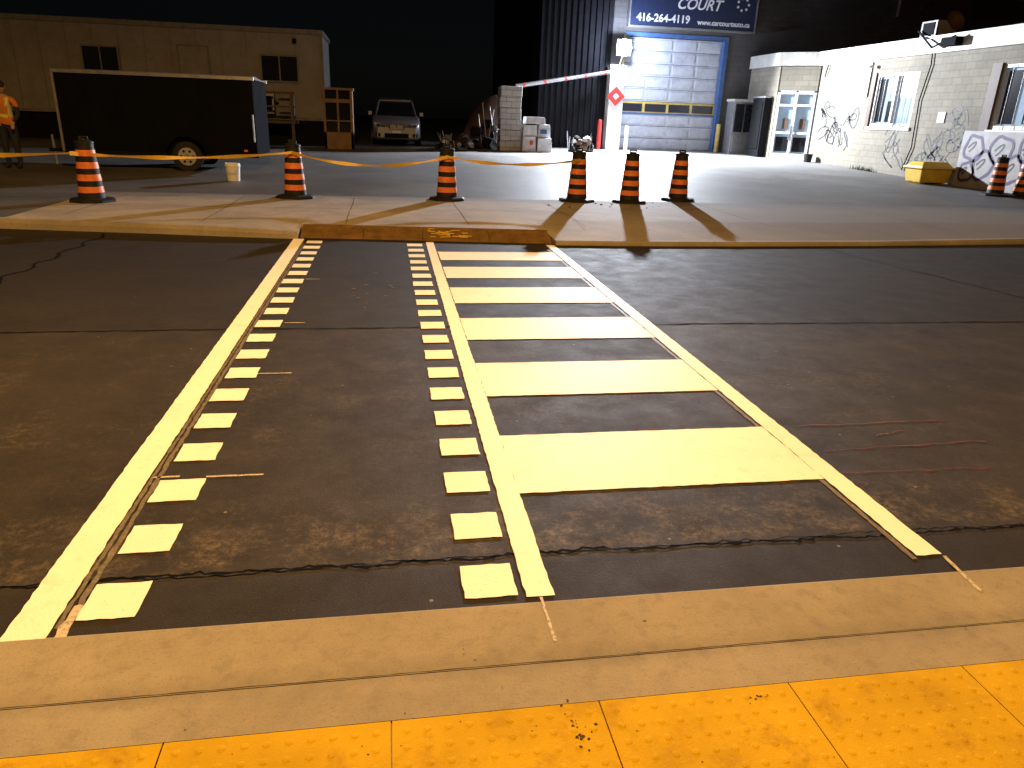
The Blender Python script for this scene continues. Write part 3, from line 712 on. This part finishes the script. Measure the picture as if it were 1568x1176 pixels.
b.make('mural_paint',mb)
b=MB();z=lotz(20)
b.box(15.3,16.2,19.75,20.4,z+.04,z+.42,'tape',tx=-.05,ty=-.05);b.box(15.2,16.3,19.65,20.5,z+.42,z+.48,'tape');b.box(15.24,16.26,19.7,20.45,z+.48,z+.62,'tape',tx=.12,ty=.12)
b.box(15.35,15.5,19.8,20.3,z,z+.04,'tape');b.box(16.0,16.15,19.8,20.3,z,z+.04,'tape')
b.make('yellow_grit_box',bevel=.02)
b=MB();b.lathe((16.1,27.3,lotz(27.3)),[(.0,0),(.13,0),(.17,.3),(.15,.3),(0,.27)],16,mat='blk');b.make('black_planter_pot')
b=MB();rs=random.Random(9)
for k in range(260):
    y=rs.choice([24.0,23.6,21.0,20.8,24.4])+rs.gauss(0,.25);x=Xw-.05-abs(rs.gauss(0,.08));h=rs.uniform(.04,.2);a=rs.uniform(0,6)
    z=lotz(y);b.quad([(x,y,z),(x+.02*math.cos(a),y+.02*math.sin(a),z),(x+.05*math.cos(a+1),y+.06*math.sin(a+1),z+h)],'weed')
b.make('weeds')

# ---------------------------------------------------------------- worker
def worker(cx,cy,z0):
    rt=root('construction_worker',(cx,cy,z0))
    def skin(name,V,E,Rd,mats,matf):
        me=bpy.data.meshes.new(name);me.from_pydata([(cx+x,cy+y,z0+z) for x,y,z in V],E,[]);ob=bpy.data.objects.new(name,me);col.objects.link(ob)
        md=ob.modifiers.new('skin','SKIN');sv=me.skin_vertices[0].data
        for i,r_ in enumerate(Rd): sv[i].radius=(r_,r_) if not isinstance(r_,tuple) else r_
        sv[0].use_root=True
        ob.modifiers.new('sub','SUBSURF').levels=2;ob.modifiers['sub'].render_levels=2
        dg=bpy.context.evaluated_depsgraph_get();m2=bpy.data.meshes.new_from_object(ob.evaluated_get(dg));ob.modifiers.clear();ob.data=m2
        m2.materials.clear()
        for k in mats: m2.materials.append(M[k])
        for p in m2.polygons:
            p.use_smooth=True;c=p.center;p.material_index=mats.index(matf(c.x-cx,c.y-cy,c.z-z0))
        ob.parent=rt;ob.matrix_parent_inverse=Matrix.Translation(-rt.location);return ob
    V=[(0,0,.95),(0,0,1.15),(0,0,1.35),(0,0,1.48),(0,-.01,1.56),
       (.10,0,.88),(.12,-.03,.5),(.12,.02,.09),(.13,-.14,.04),
       (-.10,0,.88),(-.13,.03,.5),(-.14,.08,.09),(-.15,-.07,.04),
       (.17,0,1.42),(.23,-.01,1.38),(.26,-.02,1.12),(.22,-.2,.98),
       (-.17,0,1.42),(-.23,-.01,1.38),(-.26,.0,1.12),(-.24,-.1,.88)]
    E=[(0,1),(1,2),(2,3),(3,4),(0,5),(5,6),(6,7),(7,8),(0,9),(9,10),(10,11),(11,12),(3,13),(13,14),(14,15),(15,16),(3,17),(17,18),(18,19),(19,20)]
    Rd=[.14,.14,.155,.11,.055,.105,.075,.05,.045,.105,.075,.05,.045,.075,.065,.05,.035,.075,.065,.05,.035]
    def mf(x,y,z):
        if z>1.49: return 'skin'
        if z<.07 : return 'blk'
        if z<.93:
            if abs(x)>.19 and z>.8: return 'skin'
            return 'cloth'
        if abs(x)>.205 and z<1.3: return 'cloth'
        if 1.08<z<1.14 or (.09<abs(x)<.14 and z>1.14): return 'vesty'
        return 'vest'
    skin('body',V,E,Rd,['skin','blk','cloth','vesty','vest'],mf)
    b=MB();T=Matrix.Translation((cx,cy-.01,z0+1.68))@Matrix.Rotation(R(25),4,'Z')
    rings=[]
    for i in range(9):
        t=i/8;z=-.12+.25*t;r_=math.sqrt(max(0.02,1-((t-.55)/.56)**2));rings.append([(.076*r_*math.cos(a),.095*r_*math.sin(a)-(.01 if t<.4 else 0),z) for a in [k*math.pi/8 for k in range(16)]])
    b.loft(rings,'skin',T=T)
    b.add([(-.015,-.09,-.03),(.015,-.09,-.03),(0,-.122,-.025),(0,-.094,.02)],[(0,1,2),(0,2,3),(1,3,2)],'skin',T=T)
    for sx in (-1,1):
        b.box(sx*.032-.011,sx*.032+.011,-.094,-.088,.005,.017,'dark',T);b.box(sx*.078-.008,sx*.078+.008,-.012,.02,-.03,.03,'skin',T)
    b.box(-.025,.025,-.092,-.084,-.062,-.054,'brown',T)
    b.make('head',rt)
    b=MB();rings=[]
    for i in range(6):
        t=i/5;rings.append([(.088*math.cos(t*1.45)*math.cos(a),.108*math.cos(t*1.45)*math.sin(a),.03+.12*math.sin(t*1.45)) for a in [k*math.pi/8 for k in range(16)]])
    b.loft(rings,'hair',T=T);b.box(-.07,.07,-.17,-.08,.03,.045,'hair',T);b.make('cap',rt)
    for hx,hy,hz,s in ((.215,-.22,.965,1),(-.24,-.115,.83,-1)):
        V=[(hx,hy+.03,hz+.03),(hx,hy,hz),(hx,hy-.03,hz-.05)];E=[(0,1),(1,2)];Rd=[.028,.034,.03]
        for k in range(4):
            o=(k-1.5)*.018;l=(.05,.06,.055,.042)[k];i0=len(V)
            V+=[(hx+o,hy-.035,hz-.075),(hx+o,hy-.045-.01,hz-.075-l*.6),(hx+o*.9,hy-.04,hz-.08-l)];E+=[(2,i0),(i0,i0+1),(i0+1,i0+2)];Rd+=[.009,.008,.007]
        i0=len(V);V+=[(hx-s*.04,hy-.02,hz-.03),(hx-s*.05,hy-.035,hz-.06)];E+=[(1,i0),(i0,i0+1)];Rd+=[.011,.009]
        skin('hand',V,E,Rd,['skin'],lambda x,y,z:'skin')
worker(-8.15,18.4,lotz(18.4))

# ---------------------------------------------------------------- street lamps (arms reach over the near lane, out of frame above)
def street_lamp(x,y,power,h=9.5,dy=5.0,soft=.2,tilt=14):
    rt=root('street_lamp',(x,y,.0));b=MB()
    b.lathe((x,y,0),[(.18,0),(.18,.3),(.11,.4),(.07,h-.4)],16,mat='metal');b.cyl((x,y,h-.5),(x,y+dy,h),.05,'metal');b.box(x-.14,x+.14,y+dy-.1,y+dy+.6,h-.03,h+.12,'metal');b.make('pole_and_arm',rt)
    b=MB();b.box(x-.11,x+.11,y+dy,y+dy+.5,h-.06,h-.031,'sod');b.make('lens',rt)
    L=bpy.data.lights.new('street_lamp_lamp','SPOT');L.energy=power;L.color=(1,.54,.155);L.spot_size=R(155);L.spot_blend=.6;L.shadow_soft_size=soft
    o=bpy.data.objects.new('lamp',L);o.location=(x,y+dy+.25,h-.12);o.rotation_euler=(R(tilt),0,0);col.objects.link(o)
    o.parent=rt;o.matrix_parent_inverse=Matrix.Translation(-rt.location)
street_lamp(-.6,-1.5,7400);street_lamp(20,-1.5,2200);street_lamp(-21,-1.5,3200)

# ---------------------------------------------------------------- sky and camera
w=bpy.data.worlds.new('World');sc.world=w;w.use_nodes=True;nt=w.node_tree
sk=nt.nodes.new('ShaderNodeTexSky');sk.sky_type='NISHITA';sk.sun_disc=False;sk.sun_elevation=R(35);sk.sun_rotation=R(200)
bg=nt.nodes['Background'];nt.links.new(sk.outputs[0],bg.inputs[0]);bg.inputs[1].default_value=.0004
cam=bpy.data.cameras.new('camera');co=bpy.data.objects.new('camera',cam);col.objects.link(co)
cam.sensor_width=36;cam.lens=36*1115/1568;cam.clip_end=1500;cam.clip_start=.05
co.location=(0,0,1.65)
co.rotation_euler=(Matrix.Rotation(R(-9.95),4,'Z')@Matrix.Rotation(R(90-20.08),4,'X')@Matrix.Rotation(R(2.12),4,'Z')).to_euler()
sc.camera=co
sc.view_settings.view_transform='Standard';sc.view_settings.look='None';sc.view_settings.exposure=0
